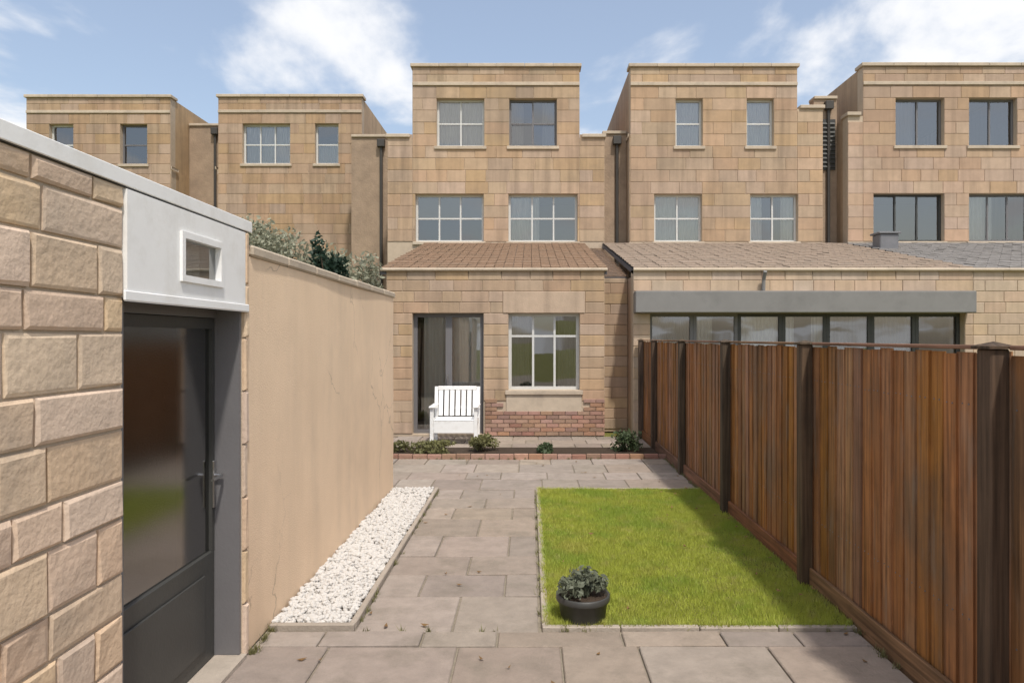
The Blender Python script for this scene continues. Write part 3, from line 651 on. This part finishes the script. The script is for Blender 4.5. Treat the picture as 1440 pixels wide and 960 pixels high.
# house 5
ext_shell(h5, 8.11, 13.4, YE+.02, 3.05, [(9.2, 10.6, .95, 2.15)], 'ashlar_pale')
facing(h5, [(8.11, 13.4, .05, 3.05)], [(9.2, 10.6, .95, 2.15)], YE+.02, .05, .2, 'ashlar_pale', .35, .65)
window(h5, 9.2, 10.6, .95, 2.15, YE+.02, 2, 1, 'charcoal', ('left', cd))
lean_to(h5, 8.11, 13.4, YE+.02, 3.06, Y1-.07, 4.24, 'tile_grey')
MB().tube([(8.11, YE-.03, 3.045), (13.4, YE-.03, 3.045)], .03, 10).build('gutter', 'trim', h5)
MB().bbox(8.28, 8.72, 16.8, 17.2, 3.86, 4.26, .02).bbox(8.24, 8.76, 16.76, 17.24, 4.262, 4.31, .01).build('roof_vent', 'lead', h5)

# ------------------------------------------------------------------ plants
def leaves(n, c, r, size, squash=1, bias=.45, lumps=7):
    """leaf quads spread through lumpy crown volume"""
    lc = rng.normal(0, 1, (lumps, 3)); lc /= np.linalg.norm(lc, axis=1)[:, None]; lc *= rng.uniform(.25, .75, (lumps, 1)); lr = rng.uniform(.3, .55, lumps)
    k = rng.integers(0, lumps, n); d = rng.normal(0, 1, (n, 3)); d /= np.linalg.norm(d, axis=1)[:, None]
    p = lc[k]+d*(lr[k]*rng.uniform(bias, 1.08, n))[:, None]
    p = p*np.array(r)+np.array(c)
    a = rng.normal(0, 1, (n, 3)); a /= np.linalg.norm(a, axis=1)[:, None]; bq = np.cross(a, rng.normal(0, 1, (n, 3))); bq /= np.linalg.norm(bq, axis=1)[:, None]
    s = (size*rng.uniform(.6, 1.3, n))[:, None]
    return np.stack([p-a*s, p+bq*s*.45, p+a*s, p-bq*s*.45], 1)
def shrub(name, loc, r, n, size, lm, label, group=None, trunk=None, lumps=8):
    t = thing(name, loc, label, 'shrub', group); cz = loc[2]+(trunk or 0)+r[2]*.8
    c = (loc[0], loc[1], cz)
    b = MB()
    for i in range(5):
        a = i*1.257+.3; b.tube([(loc[0]+.04*math.cos(a), loc[1]+.04*math.sin(a), loc[2]-.02), (loc[0]+.3*r[0]*math.cos(a), loc[1]+.3*r[1]*math.sin(a), cz-.3*r[2]), (loc[0]+.6*r[0]*math.cos(a), loc[1]+.6*r[1]*math.sin(a), cz+.4*r[2])], [.03*r[2]+.004, .02*r[2]+.002, .004], 6)
    b.build('stem', 'bark', t)
    tri_mesh('foliage', leaves(n, c, r, size, lumps=lumps), lm, t, 4)
    return t
shrub('shrub', (-3.85, 10.5, 0), (.75, .5, .75), 4200, .042, 'leaf_pale', 'broad pale grey green shrub over the cream wall, nearest the white door panel', trunk=2.18, lumps=14)
shrub('shrub', (-3.15, 10.9, 0), (.6, .5, .7), 3200, .042, 'leaf_pale', 'pale grey green shrub behind the narrow dark shrub over the cream wall', trunk=2.2, lumps=12)
shrub('shrub', (-2.8, 10.0, 0), (.26, .3, .7), 2200, .045, 'leaf_dark', 'narrow dark green shrub showing over the cream wall', trunk=2.1)
shrub('shrub', (-2.5, 10.6, 0), (.42, .4, .55), 2200, .042, 'leaf_pale', 'small pale grey green shrub at the far end of the cream wall', trunk=2.05, lumps=10)
# planting strip in front of the far house
pb = tag(sheet('planting_bed', -2.6, FX-.06, 10.6, 11.58, .02, 'soil', 6), kind='structure')
eb = thing('brick_edging', (0, 10.57, 0), 'row of brown bricks edging the planting strip before the house', 'edging')
x = -2.6
while x < FX-.1:
    MB().bbox(x+.004, x+.211, 10.55, 10.6, -.03, .075+random.uniform(-.006, .006), .006).build('brick', 'brick', eb); x += .215
lab = ['low olive green plant at the left end of the planting strip', 'low olive green plant in front of the white chair', 'rounded olive plant between the white chair and the window',
       'small dark plant below the window', 'small dark plant at the fence end of the planting strip']
for (x, y, rr, hh, m), l in zip([(-2.25, 11.1, .33, .15, 'leaf_olive'), (-1.55, 11.0, .46, .13, 'leaf_olive'), (-.75, 11.2, .27, .19, 'leaf_olive'), (.2, 11.05, .16, .09, 'leaf'), (1.5, 11.2, .3, .2, 'leaf')], lab):
    shrub('bed_plant', (x, y, .02), (rr, .28, hh), 700, .035, m, l, 'plants in the planting strip')

# ------------------------------------------------------------------ white garden chair
cx, cy = -1.28, 12.25
ch = thing('garden_chair', (cx, cy, .005), 'white slatted garden armchair in front of the french door', 'chair')
W = .4
for sx in (-1, 1):
    x = cx+sx*(W-.03)
    MB().bbox(x-.03, x+.03, cy-.3, cy-.24, .005, .62, .006).build('leg', 'white', ch)
    MB().add([(x-.03, cy+.22, .005), (x+.03, cy+.22, .005), (x+.03, cy+.28, .005), (x-.03, cy+.28, .005), (x-.03, cy+.34, .94), (x+.03, cy+.34, .94), (x+.03, cy+.39, .94), (x-.03, cy+.39, .94)],
             [(3,2,1,0), (0,1,5,4), (1,2,6,5), (2,3,7,6), (3,0,4,7), (4,5,6,7)]).build('leg', 'white', ch)
    MB().bbox(x-.045, x+.045, cy-.34, cy+.25, .622, .652, .008).build('armrest', 'white', ch)
    MB().bbox(x-.012, x+.012, cy-.238, cy+.22, .3, .42, .004).build('side_rail', 'white', ch)
for i in range(6): MB().bbox(cx-W+.062, cx+W-.062, cy-.3+i*.088, cy-.3+i*.088+.076, .4, .422, .004).build('seat_slat', 'white', ch)
MB().bbox(cx-W+.062, cx+W-.062, cy-.298, cy-.272, .2, .395, .004).build('apron', 'white', ch)
for i in range(7):
    x = cx-W+.075+i*.1; MB().add([(x, cy+.24, .44), (x+.075, cy+.24, .44), (x+.075, cy+.26, .44), (x, cy+.26, .44), (x, cy+.325, .88), (x+.075, cy+.325, .88), (x+.075, cy+.345, .88), (x, cy+.345, .88)],
             [(3,2,1,0), (0,1,5,4), (1,2,6,5), (2,3,7,6), (3,0,4,7), (4,5,6,7)]).build('back_slat', 'white', ch)
MB().bbox(cx-W+.062, cx+W-.062, cy+.32, cy+.36, .882, .95, .006).build('top_rail', 'white', ch)

# ------------------------------------------------------------------ pot at the corner of the lawn
pt = thing('plant_pot', (.34, 4.54, .01), 'charcoal plant pot with grey green plant at the near corner of the lawn', 'plant pot')
MB().lathe([(0, .012), (.13, .012), (.142, .03), (.156, .13), (.168, .132), (.172, .14), (.172, .17), (.164, .175), (.155, .17), (.152, .14), (0, .138)], .34, 4.54).build('pot', 'charcoal', pt, smooth=True)
MB().lathe([(0, .155), (.06, .16), (.153, .15)], .34, 4.54).build('soil', 'soil', pt)
tri_mesh('foliage', leaves(1100, (.34, 4.54, .23), (.18, .16, .09), .022, lumps=11), 'leaf_grey', pt, 4)

# ------------------------------------------------------------------ weeds and moss in the joints, grass over the edging
def tufts(name, pts, n, h, spread, m, label):
    V = []
    for (x, y) in pts:
        k = int(n*random.uniform(.4, 1.3))
        a = rng.uniform(0, 6.28, k); rr = np.abs(rng.normal(0, spread, k)); hh = h*rng.uniform(.3, 1.2, k); ln = rng.uniform(.2, 1.1, k)*hh; w_ = rng.uniform(.0018, .004, k)
        bx = x+rr*np.cos(a); by = y+rr*np.sin(a); t = rng.uniform(0, 6.28, k); z0 = np.full(k, .0)
        V.append(np.stack([np.stack([bx-w_*np.sin(t), by+w_*np.cos(t), z0], 1), np.stack([bx+w_*np.sin(t), by-w_*np.cos(t), z0], 1), np.stack([bx+ln*np.cos(t), by+ln*np.sin(t), hh], 1)], 1))
    return tag(tri_mesh(name, np.concatenate(V), m), label, 'weeds', kind='stuff')
P = []
for i in range(34): P.append((WX+.03+random.uniform(0, .02), random.choice([random.uniform(4.02, 4.4), random.uniform(1.9, 2.8)])))
for i in range(120): P.append((FX-.05+random.uniform(-.015, .01), random.uniform(3, 10.5)))
for i in range(9): P.append((random.uniform(-1.0, 2.0)**1, LY0-.06+random.uniform(-.006, .006)))
for i in range(18): P.append((LX0-.052+random.uniform(-.006, .006), random.uniform(LY0, LY1)))
for i in range(30): P.append((-1.072+random.uniform(-.004, .006), random.uniform(LY0, LY1)))
for i in range(40): P.append((random.uniform(-2.9, FX-.1), 10.54+random.uniform(-.008, .004)))
for i in range(10): P.append((random.uniform(-1.5, 2.0), random.choice([2.05, 2.65, 3.1])+random.uniform(-.004, .004)))
tufts('weeds', P, 16, .045, .014, 'leaf_olive', 'small weeds and moss in the paving joints and along the fence')
Q = [(LX0-random.uniform(-.01, .02), random.uniform(LY0, LY1)) for i in range(500)]+[(random.uniform(LX0, LX1), LY0-random.uniform(-.01, .02)) for i in range(260)]
g2 = tufts('grass_fringe', Q, 12, .05, .012, 'grass', 'ragged grass growing over the lawn edging')

# fallen leaves lying about
V = []
for i in range(70):
    x, y = random.choice([(random.uniform(-1.5, 2.0), random.uniform(2.6, 4.3)), (random.uniform(-1.05, 0), random.uniform(4.4, 10.4)), (random.uniform(.2, 2), random.uniform(4.5, 8.3)), (FX-.06-abs(random.gauss(0, .12)), random.uniform(3, 10)), (random.uniform(-2.5, 2), random.uniform(8.6, 10.5))])
    z = .05 if LX0 < x < LX1 and LY0 < y < LY1 else .014; a = random.uniform(0, 6.28); q = random.uniform(.014, .03); c, d = math.cos(a)*q, math.sin(a)*q; u = random.uniform(0, .012)
    V.append([(x-c, y-d, z+u), (x-d*.5, y+c*.5, z-.004), (x+c, y+d, z+u), (x+d*.5, y-c*.5, z-.003)])
M['dry_leaf'] = mat('dry_leaf', (.19, .11, .045), var=.4, nscale=1.5, bump=0)
tag(tri_mesh('fallen_leaves', np.array(V), 'dry_leaf', k=4), 'small dry brown leaves scattered on paving and lawn', 'leaves', kind='stuff')
